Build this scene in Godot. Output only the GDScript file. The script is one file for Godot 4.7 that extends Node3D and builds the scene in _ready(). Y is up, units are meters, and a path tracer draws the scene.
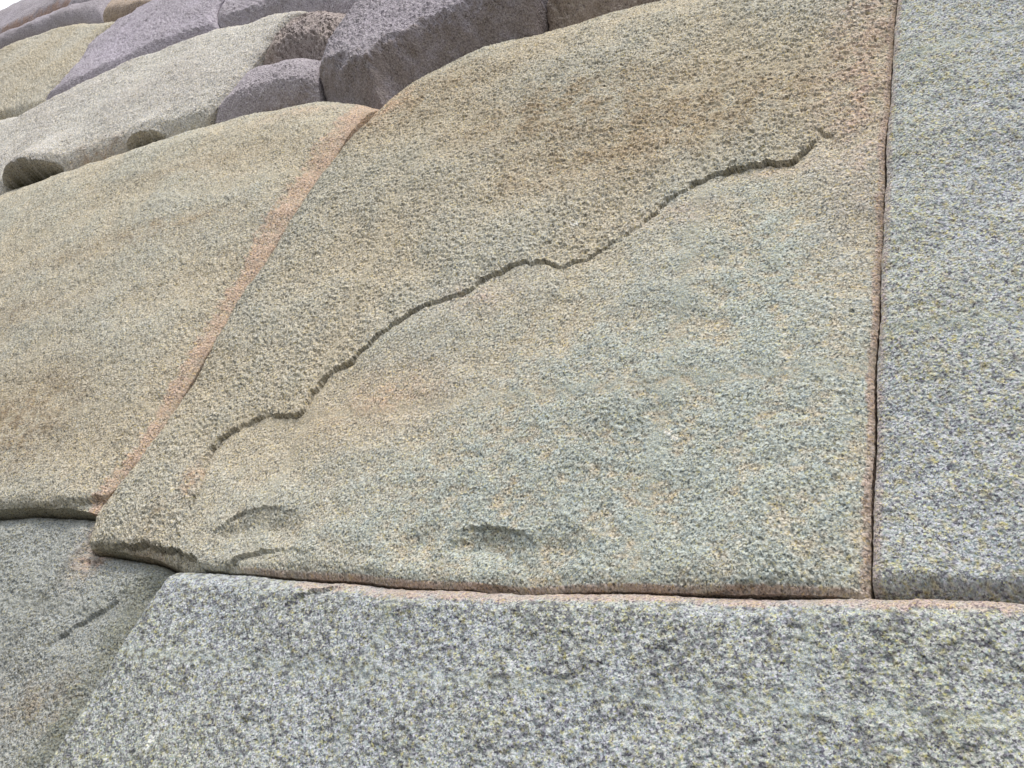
extends Node3D
# A dry-stone wall of large fitted blocks, seen from close by, looking up and along it.
# Wall axes: x along the wall, y up its face from the ground, z out of the face; the whole wall leans back a little.

const BATTER := 5.0
const DEPTH := 0.36

var joints := {
	"A_B": [-1.313, 1.935, -1.27, 2.055, -1.251, 2.215, -1.23, 2.392, -1.199, 2.574, -1.173, 2.736, -1.153, 2.894],
	"C_A_side": [-1.294, 1.877, -1.313, 1.935],
	"C_notch": [-1.313, 1.935, -1.314, 1.921, -1.316, 1.88, -1.294, 1.877],
	"C_A_top": [-1.294, 1.877, -1.213, 1.873, -1.141, 1.864, -1.069, 1.843],
	"D_A": [-1.069, 1.843, -0.996, 1.843, -0.84, 1.834, -0.711, 1.828, -0.624, 1.825, -0.471, 1.824, -0.319, 1.826, -0.162, 1.83],
	"A_E": [-0.162, 1.83, -0.163, 1.929, -0.164, 2.045, -0.163, 2.179, -0.162, 2.334, -0.16, 2.518, -0.154, 2.736, -0.135, 2.92],
	"B_F": [-2.75, 2.95, -2.549, 3.007, -2.281, 3.015, -2.001, 3.027, -1.737, 3.018],
	"B_G": [-1.737, 3.018, -1.567, 3.013, -1.36, 2.979],
	"B_I": [-1.36, 2.979, -1.264, 2.942, -1.153, 2.894],
	"A_I": [-1.153, 2.894, -1.138, 2.973, -1.029, 3.007, -0.913, 3.022, -0.829, 3.022],
	"A_J": [-0.829, 3.022, -0.713, 3.014, -0.591, 3.002, -0.529, 2.997, -0.135, 2.92],
	"F_G": [-1.737, 3.018, -1.677, 3.121, -1.671, 3.218],
	"G_H": [-1.671, 3.218, -1.585, 3.201, -1.496, 3.188, -1.393, 3.132],
	"G_I": [-1.36, 2.979, -1.367, 3.037, -1.393, 3.132],
	"H_I": [-1.393, 3.132, -1.383, 3.212, -1.365, 3.291],
	"H_L": [-1.568, 3.406, -1.464, 3.359, -1.365, 3.291],
	"F_H": [-1.671, 3.218, -1.65, 3.328, -1.609, 3.378, -1.568, 3.406],
	"F_L": [-1.964, 3.512, -1.823, 3.484, -1.685, 3.468, -1.568, 3.406],
	"F_K": [-2.742, 3.444, -2.605, 3.477, -2.48, 3.508, -2.259, 3.524, -1.964, 3.512],
	"F_M": [-3.22, 3.44, -2.981, 3.479, -2.811, 3.444, -2.742, 3.444],
	"K_M": [-2.742, 3.444, -2.712, 3.534, -2.685, 3.612, -2.717, 3.755, -2.64, 3.877],
	"N_M": [-3.8, 4.07, -3.548, 4.1, -3.353, 4.105, -3.134, 4.068, -2.807, 3.945],
	"O_M": [-2.807, 3.945, -2.64, 3.877],
	"K_O": [-2.64, 3.877, -2.555, 3.888, -2.483, 3.916],
	"N_O": [-2.807, 3.945, -2.821, 4.025, -2.863, 4.12],
	"L_I": [-1.365, 3.291, -1.343, 3.316, -1.322, 3.355],
	"I_J": [-0.829, 3.022, -0.83, 3.075, -0.78, 3.48],
	"I_top": [-1.322, 3.355, -1.1, 3.51, -0.78, 3.48],
	"K_L": [-1.964, 3.512, -2.026, 3.605, -2.048, 3.686, -1.87, 3.87],
	"K_top": [-2.483, 3.916, -2.2, 3.93, -1.87, 3.87],
	"L_top": [-1.87, 3.87, -1.5, 3.88, -1.28, 3.85],
	"L_P": [-1.322, 3.355, -1.28, 3.85],
	"nO_top": [-2.863, 4.12, -2.483, 3.916],
	"N_top": [-3.95, 4.21, -3.662, 4.224, -3.447, 4.215, -3.272, 4.239, -2.863, 4.12],
	"D_E": [-0.162, 1.83, -0.106, 1.828, -0.043, 1.827, 0.2, 1.82],
	"D2_E": [0.2, 1.82, 0.45, 1.82, 0.62, 1.825],
	"E_r": [0.62, 1.825, 0.6, 2.92],
	"E_top": [-0.135, 2.92, 0.2, 2.94, 0.6, 2.92],
	"C_D": [-1.16, 1.18, -1.112, 1.573, -1.098, 1.686, -1.086, 1.784, -1.069, 1.843],
	"D_r": [0.2, 1.18, 0.2, 1.82],
	"D_bot": [-1.16, 1.18, -0.5, 1.2, 0.2, 1.18],
	"D2_bot": [0.2, 1.18, 0.9, 1.18, 1.5, 1.19],
	"D2_r": [1.5, 1.19, 1.5, 1.83],
	"D2_E2": [0.62, 1.825, 1.5, 1.83],
	"E2_r": [1.5, 1.83, 1.5, 2.91],
	"E2_top": [0.6, 2.92, 1.5, 2.91],
	"B_C": [-2.2, 1.91, -1.569, 1.935, -1.412, 1.943, -1.313, 1.935],
	"C_l": [-2.25, 1.19, -2.2, 1.91],
	"C_bot": [-2.25, 1.19, -1.7, 1.21, -1.16, 1.18],
	"B_C2": [-2.82, 1.92, -2.2, 1.91],
	"B_l": [-2.82, 1.92, -2.75, 2.95],
	"B2_bot": [-4.9, 1.93, -2.82, 1.92],
	"B2_l": [-4.9, 1.93, -4.9, 2.95],
	"B2_F": [-3.25, 2.95, -2.75, 2.95],
	"B2_F2": [-4.9, 2.95, -3.25, 2.95],
	"F_l": [-3.25, 2.95, -3.22, 3.44],
	"F2_l": [-4.9, 2.95, -4.9, 3.45],
	"F2_top": [-4.9, 3.45, -3.22, 3.44],
	"M_l": [-3.22, 3.44, -3.8, 4.07],
	"M2_l": [-4.9, 3.45, -4.9, 4.05],
	"M2_top": [-4.9, 4.05, -3.8, 4.07],
	"C2_l": [-4.9, 1.2, -4.9, 1.93],
	"C2_bot": [-4.9, 1.2, -2.25, 1.19],
	"N_l": [-3.8, 4.07, -3.95, 4.21],
	"N2_l": [-4.9, 4.05, -4.9, 4.19],
	"N2_top": [-4.9, 4.19, -3.95, 4.21],
	"cop0_top": [-4.9, 4.455, -3.925, 4.512, -3.77, 4.572, -2.95, 4.495],
	"cop0_l": [-4.9, 4.19, -4.9, 4.455],
	"cop0_bot": [-4.9, 4.19, -3.95, 4.21, -3.662, 4.224, -3.447, 4.215, -3.272, 4.239],
	"cop0_r": [-3.272, 4.239, -2.95, 4.495],
	"cop1_bot": [-3.272, 4.239, -2.863, 4.12, -2.483, 3.916],
	"cop1_r": [-2.483, 3.916, -2.3, 4.455],
	"cop1_top": [-2.95, 4.495, -2.3, 4.455],
	"cop2_r": [-1.87, 3.87, -1.8, 4.435],
	"cop2_top": [-2.3, 4.455, -1.8, 4.435],
	"cop3_r": [-1.28, 3.85, -1.2, 4.445],
	"cop3_top": [-1.8, 4.435, -1.2, 4.445],
	"J_r": [-0.135, 2.92, -0.12, 3.45],
	"J_top": [-0.78, 3.48, -0.12, 3.45],
	"J2_r": [0.6, 2.92, 0.64, 3.47],
	"J2_top": [-0.12, 3.45, 0.64, 3.47],
	"J3_r": [1.5, 2.91, 1.5, 3.45],
	"J3_top": [0.64, 3.47, 1.5, 3.45],
	"P_r": [-0.12, 3.45, -0.3, 3.95],
	"P_top": [-1.28, 3.85, -0.3, 3.95],
	"Q_r": [0.64, 3.47, 0.6, 3.93],
	"Q_top": [-0.3, 3.95, 0.6, 3.93],
	"R_r": [1.5, 3.45, 1.5, 3.93],
	"R_top": [0.6, 3.93, 1.5, 3.93],
	"cop4_r": [-0.3, 3.95, -0.25, 4.435],
	"cop4_top": [-1.2, 4.445, -0.25, 4.435],
	"cop5_r": [0.6, 3.93, 0.66, 4.435],
	"cop5_top": [-0.25, 4.435, 0.66, 4.435],
	"cop6_r": [1.5, 3.93, 1.5, 4.435],
	"cop6_top": [0.66, 4.435, 1.5, 4.435],
	"g0_l": [-4.9, -0.1, -4.9, 1.2],
	"g0_r": [-2.3, -0.1, -2.25, 1.19],
	"g0_b": [-4.9, -0.1, -2.3, -0.1],
	"g1_r": [-1.2, -0.1, -1.16, 1.18],
	"g1_b": [-2.3, -0.1, -1.2, -0.1],
	"g2_r": [0.25, -0.1, 0.2, 1.18],
	"g2_b": [-1.2, -0.1, 0.25, -0.1],
	"g3_r": [1.5, -0.1, 1.5, 1.19],
	"g3_b": [0.25, -0.1, 1.5, -0.1],
}

# edges where a skin of stone has come away: path, depth at each point of the path, how far the hollow reaches below it
var ledges := {
	"A": [
		{"path": [-0.215, 2.455, -0.231, 2.468, -0.245, 2.479], "depth": [0.0, 0.006, 0.002], "fade": 0.006, "step": 0.0025, "smooth": 0.2},
		{"path": [-0.233, 2.473, -0.259, 2.445, -0.276, 2.429, -0.308, 2.431, -0.368, 2.426, -0.419, 2.396, -0.468, 2.349, -0.507, 2.322, -0.555, 2.301, -0.579, 2.295, -0.598, 2.308, -0.644, 2.312, -0.688, 2.294, -0.722, 2.266, -0.764, 2.261, -0.805, 2.253, -0.855, 2.215, -0.894, 2.175, -0.934, 2.156, -0.947, 2.13, -0.949, 2.098, -0.965, 2.087, -1.003, 2.095, -1.048, 2.085, -1.091, 2.066, -1.112, 2.041, -1.111, 2.014, -1.096, 1.982, -1.09, 1.962, -1.088, 1.932], "depth": [0.0, 0.0041, 0.0061, 0.0067, 0.004, 0.0041, 0.0045, 0.0046, 0.005, 0.005, 0.0048, 0.0047, 0.005, 0.0048, 0.0047, 0.005, 0.005, 0.005, 0.0056, 0.006, 0.006, 0.006, 0.006, 0.006, 0.0068, 0.0079, 0.008, 0.008, 0.007, 0.005], "fade": 0.26, "step": 0.0025, "smooth": 0.8},
		{"path": [-0.847, 1.91, -0.893, 1.926, -0.943, 1.932, -0.989, 1.923, -1.016, 1.902, -1.024, 1.873, -1.03, 1.851], "depth": [0.0, 0.003, 0.005, 0.005, 0.004, 0.002, 0.0], "fade": 0.03, "step": 0.003, "smooth": 0.4},
		{"path": [-0.833, 1.903, -0.888, 1.924, -0.942, 1.93, -0.988, 1.922, -1.018, 1.899, -1.027, 1.872, -1.032, 1.836], "depth": [0.0, 0.01, 0.017, 0.018, 0.015, 0.008, 0.0], "fade": 0.06, "step": 0.03, "smooth": 0.4},
		{"path": [-0.798, 1.863, -0.843, 1.867, -0.9, 1.872, -0.949, 1.867, -0.975, 1.848, -1.007, 1.826], "depth": [0.0, 0.003, 0.005, 0.006, 0.005, 0.0], "fade": 0.05, "step": 0.003, "smooth": 0.4},
		{"path": [-0.499, 1.869, -0.527, 1.89, -0.568, 1.9, -0.605, 1.9, -0.627, 1.894], "depth": [0.0, 0.003, 0.004, 0.003, 0.0], "fade": 0.02, "step": 0.003, "smooth": 0.4},
		{"path": [-0.482, 1.86, -0.524, 1.89, -0.569, 1.901, -0.606, 1.901, -0.635, 1.893, -0.657, 1.867], "depth": [0.0, 0.012, 0.016, 0.014, 0.008, 0.0], "fade": 0.055, "step": 0.03, "smooth": 0.4},
		{"path": [-0.639, 1.919, -0.685, 1.904, -0.718, 1.873], "depth": [0.0, 0.01, 0.0], "fade": 0.05, "step": 0.03, "smooth": 0.2},
		{"path": [-0.396, 1.879, -0.458, 1.901, -0.521, 1.907], "depth": [0.0, 0.013, 0.0], "fade": 0.06, "step": 0.035, "smooth": 0.2},
		{"path": [-0.98, 1.832, -1.016, 1.848, -1.045, 1.862, -1.086, 1.87, -1.155, 1.879, -1.202, 1.876, -1.264, 1.88], "depth": [0.006, 0.012, 0.014, 0.015, 0.014, 0.012, 0.008], "fade": 0.05, "step": 0.003, "smooth": 0.5},
		{"path": [-0.233, 1.872, -0.232, 1.847, -0.241, 1.821], "depth": [0.0, 0.004, 0.005], "fade": 0.05, "step": 0.0025, "smooth": 0.3},
		{"path": [-0.235, 1.829, -0.253, 1.837, -0.286, 1.834, -0.313, 1.823], "depth": [0.0, 0.004, 0.004, 0.0], "fade": 0.03, "step": 0.003, "smooth": 0.3},
		{"path": [-0.5, 1.827, -0.551, 1.832, -0.594, 1.823], "depth": [0.0, 0.006, 0.0], "fade": 0.03, "step": 0.003, "smooth": 0.3},
		{"path": [-0.242, 2.179, -0.249, 2.202], "depth": [0.0, 0.0], "fade": 0.012, "step": 0.0025, "smooth": 0.2},
		{"path": [-0.161, 1.907, -0.184, 1.899], "depth": [0.0, 0.0], "fade": 0.02, "step": 0.0025, "smooth": 0.2},
		{"path": [-0.922, 2.46, -1.026, 2.38], "depth": [0.0, 0.0], "fade": 0.05, "step": 0.02, "smooth": 0},
	],
	"B": [
		{"path": [-1.288, 1.983, -1.311, 1.967, -1.339, 1.956, -1.396, 1.948, -1.468, 1.939, -1.546, 1.933], "depth": [0.0, 0.008, 0.008, 0.006, 0.006, 0.005], "fade": 0.04, "step": 0.003, "smooth": 0.4},
		{"path": [-1.597, 2.522, -1.75, 2.468, -1.881, 2.379], "depth": [0.0, 0.004, 0.0], "fade": 0.08, "step": 0.03, "smooth": 0},
	],
	"C": [
		{"path": [-1.182, 1.83, -1.181, 1.815, -1.189, 1.79, -1.222, 1.776, -1.256, 1.747, -1.278, 1.724, -1.27, 1.71], "depth": [0.0, 0.004, 0.005, 0.006, 0.006, 0.004, 0.0], "fade": 0.09, "step": 0.003, "smooth": 0.6},
		{"path": [-1.235, 1.86, -1.28, 1.865, -1.331, 1.861], "depth": [0.0, 0.008, 0.0], "fade": 0.03, "step": 0.003, "smooth": 0.3},
	],
	"D": [
		{"path": [-0.713, 1.823, -0.763, 1.821, -0.796, 1.81, -0.819, 1.791, -0.83, 1.768], "depth": [0.0, 0.004, 0.005, 0.003, 0.0], "fade": 0.05, "step": 0.003, "smooth": 0.1},
	],
}

# mineral staining: place, reach along and up the wall, colour, strength
var stains := {
	"A": [
		[-0.983, 2.834, 0.22, 0.1, Color(0.5, 0.4, 0.29), 0.6],
		[-0.663, 2.66, 0.22, 0.08, Color(0.5, 0.4, 0.29), 0.75],
		[-0.384, 2.559, 0.2, 0.08, Color(0.5, 0.4, 0.29), 0.85],
		[-0.56, 2.508, 0.25, 0.07, Color(0.5, 0.4, 0.29), 0.6],
		[-0.358, 1.986, 0.35, 0.22, Color(0.52, 0.565, 0.545), 1.1],
		[-0.483, 1.903, 0.3, 0.12, Color(0.52, 0.565, 0.545), 1],
		[-0.268, 2.183, 0.15, 0.25, Color(0.52, 0.565, 0.545), 0.9],
		[-1.092, 2.839, 0.05, 0.05, Color(0.74, 0.54, 0.41), 0.8],
		[-0.196, 2.595, 0.05, 0.3, Color(0.66, 0.5, 0.43), 0.6],
		[-0.792, 2.102, 0.1, 0.05, Color(0.74, 0.54, 0.41), 0.5],
		[-0.876, 2.05, 0.08, 0.05, Color(0.5, 0.4, 0.29), 0.4],
		[-1.113, 1.98, 0.02, 0.03, Color(0.74, 0.54, 0.41), 0.7],
		[-1.162, 1.857, 0.05, 0.015, Color(0.66, 0.5, 0.43), 0.6],
		[-0.413, 2.356, 0.06, 0.02, Color(0.66, 0.5, 0.43), 0.5],
		[-0.694, 2.257, 0.06, 0.03, Color(0.66, 0.5, 0.43), 0.4],
		[-0.287, 2.415, 0.04, 0.012, Color(0.74, 0.54, 0.41), 0.5],
		[-1.157, 1.914, 0.05, 0.05, Color(0.5, 0.4, 0.29), 0.4],
	],
	"B": [
		[-1.643, 2.107, 0.2, 0.12, Color(0.36, 0.28, 0.2), 0.7],
		[-1.748, 2.553, 0.3, 0.03, Color(0.5, 0.4, 0.29), 0.5],
		[-1.828, 2.398, 0.2, 0.04, Color(0.36, 0.28, 0.2), 0.5],
		[-1.521, 2.59, 0.25, 0.02, Color(0.5, 0.4, 0.29), 0.6],
		[-1.582, 2.788, 0.3, 0.025, Color(0.5, 0.4, 0.29), 0.4],
		[-1.174, 2.274, 0.05, 0.15, Color(0.52, 0.565, 0.545), 0.6],
		[-1.347, 2.907, 0.12, 0.03, Color(0.74, 0.54, 0.41), 0.4],
	],
	"C": [
		[-1.29, 1.895, 0.03, 0.05, Color(0.6, 0.42, 0.34), 0.95],
		[-1.079, 1.827, 0.03, 0.02, Color(0.66, 0.5, 0.43), 0.8],
		[-1.234, 1.642, 0.1, 0.05, Color(0.36, 0.28, 0.2), 0.4],
	],
	"D": [
	],
	"E": [
	],
	"F": [
		[-2.147, 3.032, 0.12, 0.05, Color(0.55, 0.43, 0.34), 0.7],
		[-1.786, 3.009, 0.1, 0.04, Color(0.66, 0.6, 0.48), 0.5],
	],
	"G": [
		[-1.496, 2.996, 0.1, 0.03, Color(0.36, 0.28, 0.2), 0.6],
	],
	"I": [
		[-1.186, 2.912, 0.1, 0.05, Color(0.4, 0.35, 0.31), 0.4],
	],
	"N": [
	],
	"cop0": [
		[-3.3, 4.143, 0.1, 0.02, Color(0.74, 0.54, 0.41), 0.7],
		[-3.132, 4.167, 0.1, 0.03, Color(0.74, 0.54, 0.41), 0.7],
	],
	"M": [
		[-2.628, 3.815, 0.06, 0.05, Color(0.5, 0.4, 0.29), 0.5],
	],
}

# small white scars and droppings
var pale_flecks := {
	"A": [[Vector2(-0.5702, 2.3774), 0.007], [Vector2(-0.3777, 2.0134), 0.005], [Vector2(-0.3683, 2.0049), 0.004], [Vector2(-0.309, 2.1685), 0.003], [Vector2(-0.8371, 1.9403), 0.004]],
	"D": [[Vector2(-0.9383, 1.616), 0.005], [Vector2(-0.9391, 1.6068), 0.005], [Vector2(-0.9361, 1.6231), 0.003], [Vector2(-0.9364, 1.6394), 0.002], [Vector2(-0.187, 1.7152), 0.003]],
}

var wall: Node3D
var big := FastNoiseLite.new()
var mid := FastNoiseLite.new()
var fine := FastNoiseLite.new()
var grit := FastNoiseLite.new()
var warp := FastNoiseLite.new()
var mats := {}


func noise_setup(n: FastNoiseLite, s: int, freq: float, oct: int) -> void:
	n.seed = s
	n.noise_type = FastNoiseLite.TYPE_SIMPLEX_SMOOTH
	n.frequency = freq
	n.fractal_type = FastNoiseLite.FRACTAL_FBM
	n.fractal_octaves = oct


func _ready() -> void:
	# ---- camera, sky, sun
	wall = Node3D.new()
	wall.name = "stone_wall"
	add_child(wall)
	wall.rotation_degrees.x = -BATTER
	wall.set_meta("label", "massive wall of tightly fitted grey, tan and violet stone blocks filling the view")
	wall.set_meta("category", "stone wall")
	wall.set_meta("kind", "thing")

	var cam := Camera3D.new()
	cam.name = "camera"
	add_child(cam)
	cam.transform = wall.transform * Transform3D(Basis(Vector3(0.860049, 0.239461, -0.450526), Vector3(0.085898, 0.802456, 0.590496), Vector3(0.502929, -0.546555, 0.669582)), Vector3(0, 1.45, 0.8))
	cam.fov = 44.328
	cam.near = 0.02
	cam.far = 4000.0
	cam.current = true

	var sky_mat := ProceduralSkyMaterial.new()
	sky_mat.sky_top_color = Color(0.90, 0.92, 0.95)
	sky_mat.sky_horizon_color = Color(0.95, 0.96, 0.97)
	sky_mat.sky_curve = 0.25
	sky_mat.ground_horizon_color = Color(0.55, 0.54, 0.5)
	sky_mat.ground_bottom_color = Color(0.3, 0.28, 0.25)
	sky_mat.sky_energy_multiplier = 1.0
	var sky := Sky.new()
	sky.sky_material = sky_mat
	var env := Environment.new()
	env.background_mode = Environment.BG_SKY
	env.sky = sky
	env.tonemap_mode = Environment.TONE_MAPPER_LINEAR
	env.tonemap_exposure = 1.72
	env.sdfgi_enabled = true
	env.ssao_enabled = true
	env.ssil_enabled = true
	var we := WorldEnvironment.new()
	we.name = "world_environment"
	we.environment = env
	add_child(we)

	var sun := DirectionalLight3D.new()
	sun.name = "sun"
	sun.light_color = Color(1.0, 0.97, 0.93)
	sun.light_energy = 0.5
	sun.light_angular_distance = 12.0
	sun.shadow_enabled = true
	add_child(sun)
	sun.look_at_from_position(Vector3(1.0, 6.0, 3.2), Vector3.ZERO, Vector3.UP)

	# ---- the large structure
	noise_setup(big, 11, 3.2, 2)
	noise_setup(mid, 12, 16.0, 3)
	noise_setup(fine, 13, 70.0, 2)
	noise_setup(grit, 14, 190.0, 1)
	noise_setup(warp, 15, 7.0, 2)
	make_materials()
	make_ground()
	make_core()
	make_blocks()


func make_ground() -> void:
	var g := MeshInstance3D.new()
	g.name = "ground"
	var pm := PlaneMesh.new()
	pm.size = Vector2(1200, 1200)
	g.mesh = pm
	g.material_override = mats["earth"]
	g.set_meta("kind", "structure")
	g.set_meta("label", "trodden earth at the foot of the stone wall")
	add_child(g)


func make_core() -> void:
	var c := MeshInstance3D.new()
	c.name = "rubble_core"
	var b := BoxMesh.new()
	b.size = Vector3(6.3, 4.36, 0.7)
	c.mesh = b
	c.position = Vector3(-1.7, 2.12, -DEPTH - 0.345)
	c.material_override = mats["earth"]
	wall.add_child(c)


# ---------------------------------------------------------------- materials

func noise_bytes(kind: int, s: int, freq: float, size: int, ret := 0, oct := 1) -> PackedByteArray:
	var n := FastNoiseLite.new()
	n.seed = s
	n.noise_type = kind
	n.frequency = freq
	n.cellular_return_type = ret
	n.fractal_type = FastNoiseLite.FRACTAL_FBM if oct > 1 else FastNoiseLite.FRACTAL_NONE
	n.fractal_octaves = oct
	var im := n.get_seamless_image(size, size, false, false, 0.08)
	im.convert(Image.FORMAT_L8)
	return im.get_data()


# crystals: every cell of a cellular pattern takes a colour of the palette, some of them broken by finer ones
func grain_texture(s: int, size: int, cell: float, small: float, palette: Array, keep: int) -> ImageTexture:
	var a := noise_bytes(FastNoiseLite.TYPE_CELLULAR, s, cell, size, FastNoiseLite.RETURN_CELL_VALUE)
	var b := noise_bytes(FastNoiseLite.TYPE_CELLULAR, s + 1, small, size, FastNoiseLite.RETURN_CELL_VALUE)
	var c := noise_bytes(FastNoiseLite.TYPE_SIMPLEX, s + 2, 0.02, size, 0, 5)
	var lut := PackedFloat32Array()
	lut.resize(768)
	var total := 0.0
	for p in palette:
		total += p[1]
	for i in 256:
		var t := i / 255.0 * total
		var k := 0
		while k < palette.size() - 1 and t > palette[k][1]:
			t -= palette[k][1]
			k += 1
		var col: Color = palette[k][0]
		lut[i * 3] = col.r
		lut[i * 3 + 1] = col.g
		lut[i * 3 + 2] = col.b
	var out := PackedByteArray()
	out.resize(size * size * 3)
	for i in size * size:
		var ib := (b[i] if c[i] > keep else a[i]) * 3
		var m := (0.80 + ((a[i] * 7 + b[i] * 13) & 127) / 420.0) * 255.0
		var q := i * 3
		out[q] = mini(255, int(lut[ib] * m))
		out[q + 1] = mini(255, int(lut[ib + 1] * m))
		out[q + 2] = mini(255, int(lut[ib + 2] * m))
	return ImageTexture.create_from_image(Image.create_from_data(size, size, false, Image.FORMAT_RGB8, out))


func relief_texture(s: int, size: int) -> ImageTexture:
	var a := noise_bytes(FastNoiseLite.TYPE_CELLULAR, s, 0.11, size, FastNoiseLite.RETURN_DISTANCE)
	var b := noise_bytes(FastNoiseLite.TYPE_SIMPLEX, s + 1, 0.09, size, 0, 4)
	var out := PackedByteArray()
	out.resize(size * size)
	for i in size * size:
		out[i] = clampi(int(a[i] * 0.45 + b[i] * 0.55), 0, 255)
	return ImageTexture.create_from_image(Image.create_from_data(size, size, false, Image.FORMAT_L8, out))


func stone_material(tex: Texture2D, relief: Texture2D, scale_cm: float, tile: float) -> StandardMaterial3D:
	var m := StandardMaterial3D.new()
	m.vertex_color_use_as_albedo = true
	m.albedo_texture = tex
	m.roughness = 0.93
	m.metallic_specular = 0.3
	m.uv1_triplanar = true
	m.uv1_triplanar_sharpness = 6.0
	m.uv1_scale = Vector3.ONE / tile
	m.heightmap_enabled = true
	m.heightmap_texture = relief
	m.heightmap_scale = scale_cm
	return m


func make_materials() -> void:
	var relief := relief_texture(40, 1024)
	var warm := grain_texture(50, 1024, 0.26, 0.42, [
		[Color(0.52, 0.53, 0.53), 0.8], [Color(1.0, 0.98, 0.94), 2.2], [Color(0.88, 0.87, 0.84), 2.0],
		[Color(0.76, 0.78, 0.80), 1.6], [Color(0.94, 0.90, 0.76), 0.8], [Color(0.70, 0.68, 0.65), 1.2], [Color(1.0, 1.0, 1.0), 1.2]], 120)
	var cool := grain_texture(60, 1024, 0.22, 0.38, [
		[Color(0.56, 0.55, 0.60), 0.9], [Color(0.98, 0.98, 0.95), 2.0], [Color(0.88, 0.90, 0.89), 2.4],
		[Color(0.76, 0.80, 0.81), 1.4], [Color(0.93, 0.92, 0.74), 0.8], [Color(0.70, 0.70, 0.73), 1.2], [Color(0.95, 0.94, 1.0), 1.6]], 132)
	var violet := grain_texture(70, 1024, 0.28, 0.45, [
		[Color(0.60, 0.58, 0.60), 0.7], [Color(0.92, 0.90, 0.93), 2.0], [Color(0.84, 0.82, 0.85), 2.0],
		[Color(1.0, 0.99, 0.99), 1.0]], 120)
	mats["warm"] = stone_material(warm, relief, 0.2, 0.55)
	mats["cool"] = stone_material(cool, relief, 0.24, 0.46)
	mats["violet"] = stone_material(violet, relief, 0.28, 0.55)
	var e := StandardMaterial3D.new()
	e.albedo_color = Color(0.33, 0.32, 0.28)
	e.albedo_texture = warm
	e.uv1_triplanar = true
	e.uv1_scale = Vector3.ONE * 0.5
	e.roughness = 1.0
	mats["earth"] = e


# ---------------------------------------------------------------- blocks

func joint(called: String) -> PackedVector2Array:
	var back := called.begins_with("-")
	var raw: Array = joints[called.trim_prefix("-")]
	var pts := PackedVector2Array()
	for i in raw.size() / 2:
		pts.append(Vector2(raw[i * 2], raw[i * 2 + 1]))
	for k in 2:   # round the corners, ends stay
		if pts.size() < 3:
			break
		var nx := PackedVector2Array([pts[0]])
		for i in pts.size() - 1:
			if i > 0:
				nx.append(pts[i].lerp(pts[i + 1], 0.25))
			if i < pts.size() - 2:
				nx.append(pts[i].lerp(pts[i + 1], 0.75))
		nx.append(pts[pts.size() - 1])
		pts = nx
	if back:
		pts.reverse()
	return pts


func side(names: Array, count: int) -> PackedVector2Array:
	var line := PackedVector2Array()
	for nm in names:
		var j := joint(nm)
		if line.size() > 0:
			j = j.slice(1)
		line.append_array(j)
	var acc := PackedFloat32Array([0.0])
	for i in range(1, line.size()):
		acc.append(acc[i - 1] + line[i].distance_to(line[i - 1]))
	var total := acc[acc.size() - 1]
	var out := PackedVector2Array()
	var k := 0
	for i in count:
		var d := total * i / (count - 1.0)
		while k < line.size() - 2 and acc[k + 1] < d:
			k += 1
		var p := line[k].lerp(line[k + 1], clampf((d - acc[k]) / maxf(acc[k + 1] - acc[k], 1e-6), 0, 1))
		# both neighbours of a joint follow the same small waver
		p += Vector2(warp.get_noise_2d(p.x, p.y), warp.get_noise_2d(p.x + 31.0, p.y)) * 0.0025 + Vector2(fine.get_noise_2d(p.x, p.y), fine.get_noise_2d(p.x + 31.0, p.y)) * 0.0008
		out.append(p)
	return out


func side_length(names: Array) -> float:
	var t := 0.0
	for nm in names:
		var j := joint(nm)
		for i in range(1, j.size()):
			t += j[i].distance_to(j[i - 1])
	return t


func inset(line: PackedVector2Array, sgn: float, gap: float) -> PackedVector2Array:
	var out := PackedVector2Array()
	for i in line.size():
		var t := (line[mini(i + 2, line.size() - 1)] - line[maxi(i - 2, 0)]).normalized()
		out.append(line[i] + Vector2(-t.y, t.x) * sgn * gap)
	return out


func near_side(p: Vector2, line: PackedVector2Array, at: int, reach: int) -> float:
	var best := 1e9
	var lo := maxi(at - reach, 0)
	var hi := mini(at + reach, line.size() - 1)
	var stride := maxi(1, reach / 6)
	var i := lo
	while i < hi:
		var a := line[i]
		var b := line[mini(i + stride, hi)]
		var ab := b - a
		var t := clampf((p - a).dot(ab) / maxf(ab.length_squared(), 1e-9), 0.0, 1.0)
		best = minf(best, (p - a - ab * t).length_squared())
		i += stride
	return sqrt(best)


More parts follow.
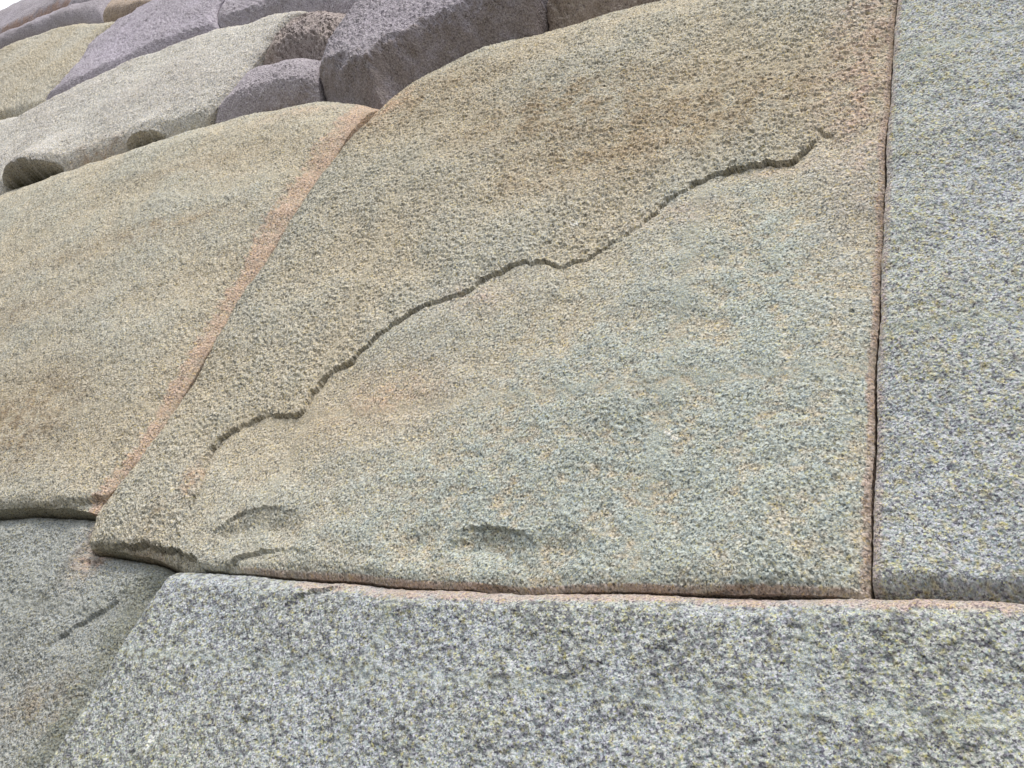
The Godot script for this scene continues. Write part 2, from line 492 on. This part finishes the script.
# d: bottom/top/left/right (lists of joints), step (metres between points), proud, edge = [[width, drop] for each of the four sides],
# dome, mat, tone (linear colour), tint2 + share (second tone in broad patches), rough, label
func block(key: String, d: Dictionary) -> MeshInstance3D:
	var step: float = d.step
	var nu := maxi(8, int(maxf(side_length(d.bottom), side_length(d.top)) / step))
	var nv := maxi(8, int(maxf(side_length(d.left), side_length(d.right)) / step))
	var gap: float = d.get("gap", 0.0014)
	var sb := inset(side(d.bottom, nu + 1), 1.0, gap)
	var st := inset(side(d.top, nu + 1), -1.0, gap)
	var sl := inset(side(d.left, nv + 1), -1.0, gap)
	var sr := inset(side(d.right, nv + 1), 1.0, d.get("gap_right", gap))
	var c00 := sb[0].lerp(sl[0], 0.5)
	var c10 := sb[nu].lerp(sr[0], 0.5)
	var c01 := st[0].lerp(sl[nv], 0.5)
	var c11 := st[nu].lerp(sr[nv], 0.5)
	sb[0] = c00; sl[0] = c00; sb[nu] = c10; sr[0] = c10; st[0] = c01; sl[nv] = c01; st[nu] = c11; sr[nv] = c11
	var centre2 := (c00 + c10 + c01 + c11) / 4.0
	var wide := (c10 - c00).length()
	var high := (c01 - c00).length()
	var edge: Array = d.edge
	var proud: float = d.get("proud", 0.0)
	var dome: float = d.get("dome", 0.012)
	var rough: float = d.get("rough", 1.0)
	var lump: float = d.get("lump", 1.0)
	var tilt: Vector2 = d.get("tilt", Vector2.ZERO)
	var tone: Color = d.tone
	var tint2: Color = d.get("tint2", tone)
	var share: float = d.get("share", 0.5)
	var specks: Array = d.get("specks", [])
	var my_stains: Array = stains.get(key, [])
	var flecks: Array = pale_flecks.get(key, [])
	var my_ledges: Array = []
	for l in ledges.get(key, []):
		var pth := PackedVector2Array()
		for i in l.path.size() / 2:
			pth.append(Vector2(l.path[i * 2], l.path[i * 2 + 1]))
		var box := Rect2(pth[0], Vector2.ZERO)
		for q in pth:
			box = box.expand(q)
		my_ledges.append([pth, PackedFloat32Array(l.depth), float(l.fade), float(l.step), float(l.smooth), box.grow(l.fade * 1.9), minf(0.035, box.size.length() * 0.3)])
	# a margin along a joint in its own tone, rubbed and stained on most blocks: [side, width] or [side, width, other side, width]
	var margin: Array = d.get("margin", [-1, 0.0])
	var m_side: int = margin[0]
	var m_width: float = margin[1]
	var m_side2: int = margin[2] if margin.size() > 2 else -1
	var m_width2: float = margin[3] if margin.size() > 2 else 0.0
	var m_tone: Color = d.get("margin_tone", Color(0.70, 0.535, 0.44))
	var pits: float = d.get("pits", 0.0)
	var bosses: Array = d.get("bosses", [])
	var taper: float = d.get("taper", 1.0)
	var m_from: float = d.get("margin_from", 0.0)
	var m_lift: float = d.get("margin_lift", 0.0)
	var e_w := PackedFloat32Array()
	var e_d := PackedFloat32Array()
	var e_p := PackedFloat32Array()
	for e in edge:
		e_w.append(e[0])
		e_d.append(e[1])
		e_p.append(e[2] if e.size() > 2 else 1.7)
	var W := nu + 1
	var H := nv + 1
	var pos := PackedVector3Array()
	var col := PackedColorArray()
	pos.resize(W * H)
	col.resize(W * H)
	var seed_off := float(key.hash() % 1000) * 0.37
	for j in H:
		var t := j / float(nv)
		for i in W:
			var s := i / float(nu)
			var p := sb[i] * (1 - t) + st[i] * t + sl[j] * (1 - s) + sr[j] * s - (c00 * (1 - s) * (1 - t) + c10 * s * (1 - t) + c01 * (1 - s) * t + c11 * s * t)
			# worn edges: each side drops back over its own width
			var drop := 0.0
			var tinted := 0.0
			var along := smoothstep(m_from - 0.06, m_from, s + t * m_lift) if m_from > 0.0 else 1.0
			for k in 4:
				var ew := e_w[k]
				var rough_d := (t * high if k == 0 else (1 - t) * high if k == 1 else s * wide if k == 2 else (1 - s) * wide)
				if rough_d > maxf(ew, 0.04) * 2.0 + 0.03:
					continue
				var dist: float
				if k == 0:
					dist = near_side(p, sb, i, int(0.05 / step) + 6)
				elif k == 1:
					dist = near_side(p, st, i, int(0.05 / step) + 6)
				elif k == 2:
					dist = near_side(p, sl, j, int(0.05 / step) + 6)
				else:
					dist = near_side(p, sr, j, int(0.05 / step) + 6)
				var wob := 1.0 + 0.22 * mid.get_noise_2d(p.x * 0.6 + k * 7.0 + seed_off, p.y * 0.6)
				var x := dist / (ew * wob)
				if x < 1.0:
					drop = maxf(drop, e_d[k] * pow(1.0 - x, e_p[k])) + 0.3 * minf(drop, e_d[k] * pow(1.0 - x, e_p[k]))
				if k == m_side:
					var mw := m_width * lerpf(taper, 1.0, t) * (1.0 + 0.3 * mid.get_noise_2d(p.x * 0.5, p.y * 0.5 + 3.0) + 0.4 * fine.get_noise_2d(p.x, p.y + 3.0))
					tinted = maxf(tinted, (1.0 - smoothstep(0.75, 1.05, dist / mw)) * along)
				elif k == m_side2 and dist < m_width2:
					tinted = maxf(tinted, (1.0 - smoothstep(0.6, 1.0, dist / m_width2)) * along)
				# arris
				if dist < 0.006:
					drop += 0.0025 * pow(1.0 - dist / 0.006, 2.0)
			# hollows under broken skins
			var hollow := 0.0
			var calm := 0.0
			for l in my_ledges:
				var box: Rect2 = l[5]
				if not box.has_point(p):
					continue
				var pth: PackedVector2Array = l[0]
				var dep: PackedFloat32Array = l[1]
				var q := p + Vector2(mid.get_noise_2d(p.x * 2.2, p.y * 2.2), mid.get_noise_2d(p.x * 2.2 + 9.0, p.y * 2.2)) * 0.006 + Vector2(fine.get_noise_2d(p.x, p.y), fine.get_noise_2d(p.x + 5.0, p.y)) * 0.0022
				var nm0 := mid.get_noise_2d(p.x * 2.0 + 60.0, p.y * 2.0)
				var best := 1e9
				var bs := 0.0
				var bu := Vector2.ZERO
				var wsum := 0.0
				var dsum := 0.0
				for m in pth.size() - 1:
					var a := pth[m]
					var ab := pth[m + 1] - a
					var pa := q - a
					var u := clampf(pa.dot(ab) / ab.length_squared(), 0.0, 1.0)
					var off := pa - ab * u
					var dd := off.length_squared()
					var w := 1.0 / ((dd + 1e-5) * (dd + 1e-5))
					wsum += w
					dsum += w * lerpf(dep[m], dep[m + 1], u)
					if dd < best:
						best = dd
						bs = ab.cross(pa)
						bu = off
				if bs > 0.0:
					var sd := sqrt(best)
					# points next to the edge move onto it, so that the break runs clean
					if sd < step * 0.5 and l[3] < 0.005:
						p -= bu
						continue
					var bd := dsum / wsum * (1.0 + 0.7 * big.get_noise_2d(p.x * 1.6 + 70.0, p.y * 1.6))
					var groove := 0.007 if l[2] > 0.1 else 0.002
					if dep[0] < 0.0005:
						bd *= smoothstep(0.0, l[6], q.distance_to(pth[0]))
					if dep[dep.size() - 1] < 0.0005:
						bd *= smoothstep(0.0, l[6], q.distance_to(pth[pth.size() - 1]))
					var cut := 1.0 if l[3] < 0.005 else smoothstep(0.0, l[3], sd)
					var f := cut * exp(-pow(sd / l[2], 1.6))
					hollow += bd * f + groove * (0.8 + 1.0 * nm0) * cut * smoothstep(0.0, 0.005, bd) * exp(-pow(sd / 0.0032, 2.0))
					calm = maxf(calm, l[4] * (f if l[2] < 0.2 else exp(-pow(sd / 0.9, 2.0))) * minf(1.0, bd / 0.005))
			var nb := big.get_noise_2d(p.x + seed_off, p.y)
			var nm := mid.get_noise_2d(p.x + seed_off, p.y)
			var nf := fine.get_noise_2d(p.x * 0.7 + seed_off, p.y * 1.3)
			var ng := grit.get_noise_2d(p.x + seed_off, p.y)
			calm = maxf(calm, tinted * 0.7)
			var r := rough * (1.0 - calm)
			var z := proud - drop - hollow + dome * (1.0 - pow(2.0 * s - 1.0, 2.0)) * (1.0 - pow(2.0 * t - 1.0, 2.0))
			z += tilt.x * (s - 0.5) + tilt.y * (t - 0.5)
			z += nb * 0.008 + nm * 0.0028 * lump - absf(nf) * 0.0026 * r - absf(ng) * 0.0016 * r
			if pits > 0.0:
				z -= pits * (1.0 - calm) * smoothstep(0.36, 0.66, grit.get_noise_2d(p.x * 0.42 + seed_off + 20.0, p.y * 0.62) + 0.5 * nm)
			var moss_shade := 0.0
			for bs in bosses:
				# a boss swells out towards its foot and is cut off there; below it the stone is hollow
				var bx: float = (p.x - bs[0]) / bs[2]
				var by: float = (p.y - bs[1]) / bs[3] + 0.04 * nm
				if absf(bx) < 1.0 and by > -0.7 and by < 1.0:
					var side_f := pow(1.0 - bx * bx, 0.8)
					if by > 0.0:
						z += bs[4] * side_f * pow(1.0 - by, 1.5)
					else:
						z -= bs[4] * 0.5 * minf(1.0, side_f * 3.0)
						moss_shade = minf(1.0, side_f * 2.5)
			pos[j * W + i] = Vector3(p.x - centre2.x, p.y - centre2.y, z)
			# colour of the stone itself
			var c := tone.lerp(tint2, clampf(share + nb * 0.9 + nm * 0.5, 0.0, 1.0))
			for sp in my_stains:
				var du: float = (p.x - sp[0]) / sp[2]
				var dv: float = (p.y - sp[1]) / sp[3]
				var g := du * du + dv * dv
				if g < 4.0:
					c = c.lerp(sp[4], clampf(sp[5] * exp(-g) * (0.75 + nm * 1.0 + nf * 0.9), 0.0, 0.95))
			if moss_shade > 0.0:
				c = c.lerp(Color(0.15, 0.14, 0.09), clampf(moss_shade * (0.8 + nf), 0.0, 1.0))  # mossy green-brown, darkened to paint in the shade under the boss
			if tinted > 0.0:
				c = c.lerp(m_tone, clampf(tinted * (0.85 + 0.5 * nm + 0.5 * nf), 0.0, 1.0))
			if specks.size() > 0 and tinted < 0.5:
				# lichen: dark and ochre colonies
				var l1 := fine.get_noise_2d(p.x * 0.9 + 40.0, p.y * 1.5) + 0.45 * nm + 0.4 * ng
				if l1 > specks[0]:
					c = c.lerp(specks[1], clampf((l1 - specks[0]) * 5.0, 0.0, 0.8))
				var l2 := fine.get_noise_2d(p.x * 1.3 + 80.0, p.y * 1.3) + 0.3 * ng
				if l2 > specks[2]:
					c = c.lerp(specks[3], clampf((l2 - specks[2]) * 5.0, 0.0, 0.7))
			for fk in flecks:
				if p.distance_squared_to(fk[0]) < fk[1] * fk[1] * (1.0 + ng + nf):
					c = Color(0.8, 0.79, 0.76)
			c = c * (1.0 + 0.05 * nf + 0.08 * ng)
			c.a = 1.0
			col[j * W + i] = c
	# normals
	var nrm := PackedVector3Array()
	nrm.resize(W * H)
	for j in H:
		for i in W:
			var dx := pos[j * W + mini(i + 1, nu)] - pos[j * W + maxi(i - 1, 0)]
			var dy := pos[mini(j + 1, nv) * W + i] - pos[maxi(j - 1, 0) * W + i]
			var n := dx.cross(dy)
			nrm[j * W + i] = n.normalized() if n.length_squared() > 1e-14 else Vector3.BACK
	var idx := PackedInt32Array()
	idx.resize(nu * nv * 6)
	var q := 0
	for j in nv:
		for i in nu:
			var a := j * W + i
			idx[q] = a; idx[q + 1] = a + W; idx[q + 2] = a + 1
			idx[q + 3] = a + 1; idx[q + 4] = a + W; idx[q + 5] = a + W + 1
			q += 6
	# the four faces that run back into the wall
	var ring := PackedInt32Array()
	for i in nu: ring.append(i)
	for j in nv: ring.append(j * W + nu)
	for i in nu: ring.append(nv * W + nu - i)
	for j in nv: ring.append((nv - j) * W)
	var base := pos.size()
	var rn := ring.size()
	for k in rn:
		var p0 := pos[ring[k]]
		var p1 := pos[ring[(k + 1) % rn]]
		var pm := pos[ring[(k + rn - 1) % rn]]
		var tg := p1 - pm
		var n := Vector3(tg.y, -tg.x, 0).normalized()
		pos.append(p0); nrm.append(n); col.append(col[ring[k]])
		pos.append(Vector3(p0.x, p0.y, -DEPTH)); nrm.append(n); col.append(col[ring[k]])
	for k in rn:
		var a := base + k * 2
		var b := base + ((k + 1) % rn) * 2
		idx.append_array(PackedInt32Array([a, b, a + 1, b, b + 1, a + 1]))
	var arr := []
	arr.resize(Mesh.ARRAY_MAX)
	arr[Mesh.ARRAY_VERTEX] = pos
	arr[Mesh.ARRAY_NORMAL] = nrm
	arr[Mesh.ARRAY_COLOR] = col
	arr[Mesh.ARRAY_INDEX] = idx
	var mesh := ArrayMesh.new()
	mesh.add_surface_from_arrays(Mesh.PRIMITIVE_TRIANGLES, arr)
	var o := MeshInstance3D.new()
	o.name = "stone_block"
	o.mesh = mesh
	o.material_override = mats[d.mat]
	o.position = Vector3(centre2.x, centre2.y, 0)
	if d.has("label"):
		o.set_meta("label", d.label)
	wall.add_child(o, true)
	return o


func make_blocks() -> void:
	var soft := [[0.05, 0.02], [0.05, 0.02], [0.05, 0.02], [0.05, 0.02]]
	var warm_tone := Color(0.64, 0.58, 0.48)
	var warm2 := Color(0.60, 0.585, 0.525)
	var cool_tone := Color(0.56, 0.58, 0.60)
	var cool2 := Color(0.57, 0.58, 0.54)
	var pale := Color(0.76, 0.74, 0.725)
	var pale2 := Color(0.70, 0.67, 0.66)
	var violet := Color(0.56, 0.535, 0.565)
	var violet2 := Color(0.51, 0.485, 0.495)
	var umber := Color(0.54, 0.47, 0.40)
	var lichen := [0.12, Color(0.18, 0.18, 0.195), 0.40, Color(0.52, 0.48, 0.28)]
	# ---- in the picture
	block("A", {bottom = ["C_A_top", "D_A"], top = ["A_I", "A_J"], left = ["C_A_side", "A_B"], right = ["A_E"], step = 0.002, mat = "warm", tone = warm_tone, tint2 = warm2, share = 0.45, rough = 1.2, pits = 0.002, margin = [3, 0.008, 0, 0.008], margin_from = 0.35, margin_lift = 2.0, margin_tone = Color(0.56, 0.45, 0.40),
		edge = [[0.02, 0.008], [0.16, 0.05], [0.05, 0.008], [0.05, 0.010]], dome = 0.012, proud = 0.0,
		label = "large tan block with a long diagonal broken skin across its face"})
	block("B", {bottom = ["B_C2", "B_C"], top = ["B_F", "B_G", "B_I"], left = ["B_l"], right = ["A_B"], step = 0.004, mat = "warm", tone = warm_tone, tint2 = warm2, share = 0.5, rough = 1.3, pits = 0.002, gap_right = 0.004, margin = [3, 0.058], taper = 0.36,
		edge = [[0.02, 0.008], [0.12, 0.042], [0.05, 0.02], [0.06, 0.024, 1.0]], dome = 0.02, proud = 0.014,
		label = "tan block with an orange stained margin along its joint"})
	block("C", {bottom = ["C_bot"], top = ["B_C", "C_notch", "C_A_top"], left = ["C_l"], right = ["C_D"], step = 0.0022, mat = "warm", tone = Color(0.45, 0.47, 0.475), tint2 = Color(0.41, 0.43, 0.425), share = 0.4, rough = 1.5,
		edge = [[0.05, 0.02], [0.03, 0.012], [0.05, 0.02], [0.08, 0.035]], dome = 0.01, proud = -0.004, tilt = Vector2(-0.05, 0.0), margin = [3, 0.09], margin_tone = Color(0.33, 0.345, 0.315),  # tone goes darker and greener beside the right joint
		label = "dark grey green block with a chipped corner at lower left"})
	block("D", {bottom = ["D_bot"], top = ["D_A", "D_E"], left = ["C_D"], right = ["D_r"], step = 0.003, mat = "cool", tone = cool_tone, tint2 = cool2, share = 0.5, specks = lichen, rough = 1.15, pits = 0.0012, margin = [1, 0.018], margin_from = 0.22, margin_tone = Color(0.58, 0.46, 0.40),
		edge = [[0.05, 0.02], [0.03, 0.022], [0.02, 0.012], [0.05, 0.02]], dome = 0.012, proud = 0.012,
		label = "wide speckled grey block with dark lichen along the bottom"})
	block("E", {bottom = ["D_E", "D2_E"], top = ["E_top"], left = ["A_E"], right = ["E_r"], step = 0.0034, mat = "cool", tone = cool_tone, tint2 = cool2, share = 0.4, specks = [0.36, Color(0.30, 0.31, 0.33), 0.26, Color(0.56, 0.49, 0.30)], rough = 1.0, margin = [2, 0.007], margin_tone = Color(0.52, 0.44, 0.40),
		gap = 0.002, edge = [[0.02, 0.02], [0.05, 0.02], [0.03, 0.006], [0.05, 0.02]], dome = 0.01,
		label = "speckled grey block with ochre lichen at the right"})
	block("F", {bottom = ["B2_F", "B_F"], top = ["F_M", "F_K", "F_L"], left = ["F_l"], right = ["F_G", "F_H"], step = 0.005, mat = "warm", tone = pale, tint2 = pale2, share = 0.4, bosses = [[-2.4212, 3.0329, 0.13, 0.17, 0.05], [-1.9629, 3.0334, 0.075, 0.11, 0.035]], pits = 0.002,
		edge = [[0.05, 0.03, 1.4], [0.05, 0.02], [0.05, 0.02], [0.03, 0.012]], dome = 0.01, rough = 1.5,
		label = "long pale block with two small bosses along its lower edge"})
	block("G", {bottom = ["B_G"], top = ["G_H"], left = ["F_G"], right = ["G_I"], step = 0.004, mat = "violet", tone = Color(0.56, 0.53, 0.54), tint2 = violet2, pits = 0.003, gap = 0.003, edge = [[0.06, 0.045, 1.2], [0.05, 0.02], [0.03, 0.01], [0.03, 0.01]],
		label = "small violet grey block wedged above the tan blocks"})
	block("H", {bottom = ["G_H"], top = ["H_L"], left = ["F_H"], right = ["H_I"], step = 0.004, mat = "violet", tone = umber, tint2 = umber.lerp(violet2, 0.4), rough = 2.0, lump = 2.5, pits = 0.010, gap = 0.004, edge = [[0.05, 0.045, 1.2], [0.05, 0.02], [0.04, 0.02], [0.03, 0.01]],
		label = "small pitted brown block with a dark hole"})
	block("I", {bottom = ["B_I", "A_I"], top = ["I_top"], left = ["G_I", "H_I", "L_I"], right = ["I_J"], step = 0.004, mat = "violet", tone = Color(0.52, 0.495, 0.52), tint2 = Color(0.46, 0.44, 0.45), rough = 2.0, pits = 0.004, lump = 1.5, gap = 0.003, margin = [0, 0.085], margin_tone = Color(0.38, 0.34, 0.31), edge = [[0.085, 0.085, 1.0], [0.05, 0.02], [0.04, 0.02], [0.03, 0.015]], dome = 0.015, proud = 0.02,  # brown stone, darkened in the margin tone to paint the underside shade
		label = "violet block with a broad dark sloping underside"})
	block("J", {bottom = ["A_J"], top = ["J_top"], left = ["I_J"], right = ["J_r"], step = 0.005, mat = "violet", tone = umber, tint2 = umber.lerp(Color(0.4, 0.36, 0.28), 0.5), rough = 2.0, pits = 0.005, edge = [[0.13, 0.12, 1.05], [0.05, 0.02], [0.05, 0.03], [0.05, 0.02]],
		label = "brown block showing only its dark underside at the top"})
	block("K", {bottom = ["F_K"], top = ["K_top"], left = ["K_M", "K_O"], right = ["K_L"], step = 0.008, mat = "violet", tone = Color(0.61, 0.58, 0.63), tint2 = violet, edge = [[0.035, 0.02, 1.2], [0.04, 0.015], [0.03, 0.012], [0.03, 0.012]], dome = 0.004, rough = 1.6, pits = 0.003,
		label = "smooth lilac block above the long pale block"})
	block("L", {bottom = ["F_L", "H_L"], top = ["L_top"], left = ["K_L"], right = ["L_I", "L_P"], step = 0.008, mat = "violet", tone = violet, tint2 = violet2, edge = [[0.05, 0.035, 1.2], [0.04, 0.015], [0.03, 0.012], [0.03, 0.012]], dome = 0.004, rough = 1.8, pits = 0.004,
		label = "grey violet block between the lilac block and the small pitted one"})
	block("M", {bottom = ["F_M"], top = ["N_M", "O_M"], left = ["M_l"], right = ["K_M"], step = 0.01, mat = "warm", tone = Color(0.68, 0.65, 0.59), tint2 = warm_tone, edge = [[0.04, 0.02], [0.05, 0.02], [0.05, 0.02], [0.03, 0.012]], dome = 0.008, rough = 1.5, pits = 0.003,
		label = "pale olive block in the upper left"})
	block("N", {bottom = ["N_M"], top = ["N_top"], left = ["N_l"], right = ["N_O"], step = 0.012, mat = "violet", tone = violet, tint2 = violet2, edge = [[0.06, 0.03], [0.04, 0.02], [0.05, 0.02], [0.05, 0.02]],
		label = "flat violet block under the coping at the far left"})
	block("O", {bottom = ["O_M"], top = ["nO_top"], left = ["N_O"], right = ["K_O"], step = 0.012, mat = "warm", tone = Color(0.60, 0.49, 0.43), edge = [[0.04, 0.03], [0.04, 0.02], [0.03, 0.02], [0.03, 0.02]],
		label = "small orange stone near the top of the wall"})
	block("cop0", {margin = [0, 0.06], margin_from = 0.55, margin_tone = Color(0.60, 0.45, 0.36), bottom = ["cop0_bot"], top = ["cop0_top"], left = ["cop0_l"], right = ["cop0_r"], step = 0.014, mat = "violet", tone = violet, tint2 = violet2, edge = [[0.07, 0.05], [0.05, 0.03], [0.05, 0.02], [0.05, 0.02]],
		label = "violet grey coping block against the sky"})
	# ---- beside the picture
	var rest := [
		["cop1", ["cop1_bot"], ["cop1_top"], ["cop0_r"], ["cop1_r"], "violet", violet],
		["cop2", ["K_top"], ["cop2_top"], ["cop1_r"], ["cop2_r"], "violet", violet2],
		["cop3", ["L_top"], ["cop3_top"], ["cop2_r"], ["cop3_r"], "warm", pale],
		["cop4", ["P_top"], ["cop4_top"], ["cop3_r"], ["cop4_r"], "violet", violet],
		["cop5", ["Q_top"], ["cop5_top"], ["cop4_r"], ["cop5_r"], "warm", warm2],
		["cop6", ["R_top"], ["cop6_top"], ["cop5_r"], ["cop6_r"], "violet", violet],
		["P", ["I_top", "J_top"], ["P_top"], ["L_P"], ["P_r"], "violet", violet],
		["Q", ["J2_top"], ["Q_top"], ["P_r"], ["Q_r"], "warm", pale],
		["R", ["J3_top"], ["R_top"], ["Q_r"], ["R_r"], "violet", violet2],
		["J2", ["E_top"], ["J2_top"], ["J_r"], ["J2_r"], "violet", violet],
		["J3", ["E2_top"], ["J3_top"], ["J2_r"], ["J3_r"], "warm", warm2],
		["E2", ["D2_E2"], ["E2_top"], ["E_r"], ["E2_r"], "warm", warm_tone],
		["D2", ["D2_bot"], ["D2_E", "D2_E2"], ["D_r"], ["D2_r"], "cool", cool2],
		["C2", ["C2_bot"], ["B2_bot", "B_C2"], ["C2_l"], ["C_l"], "cool", cool2],
		["B2", ["B2_bot"], ["B2_F2", "B2_F"], ["B2_l"], ["B_l"], "warm", warm_tone],
		["F2", ["B2_F2"], ["F2_top"], ["F2_l"], ["F_l"], "violet", violet],
		["M2", ["F2_top"], ["M2_top"], ["M2_l"], ["M_l"], "warm", pale],
		["N2", ["M2_top"], ["N2_top"], ["N2_l"], ["N_l"], "violet", violet2],
		["g0", ["g0_b"], ["C2_bot"], ["g0_l"], ["g0_r"], "warm", warm2],
		["g1", ["g1_b"], ["C_bot"], ["g0_r"], ["g1_r"], "cool", cool_tone],
		["g2", ["g2_b"], ["D_bot"], ["g1_r"], ["g2_r"], "warm", warm_tone],
		["g3", ["g3_b"], ["D2_bot"], ["g2_r"], ["g3_r"], "cool", cool2],
	]
	for r in rest:
		block(r[0], {bottom = r[1], top = r[2], left = r[3], right = r[4], step = 0.009, pits = 0.002, rough = 1.4, mat = r[5], tone = r[6], tint2 = r[6].lerp(warm2, 0.3), edge = soft, dome = 0.02})
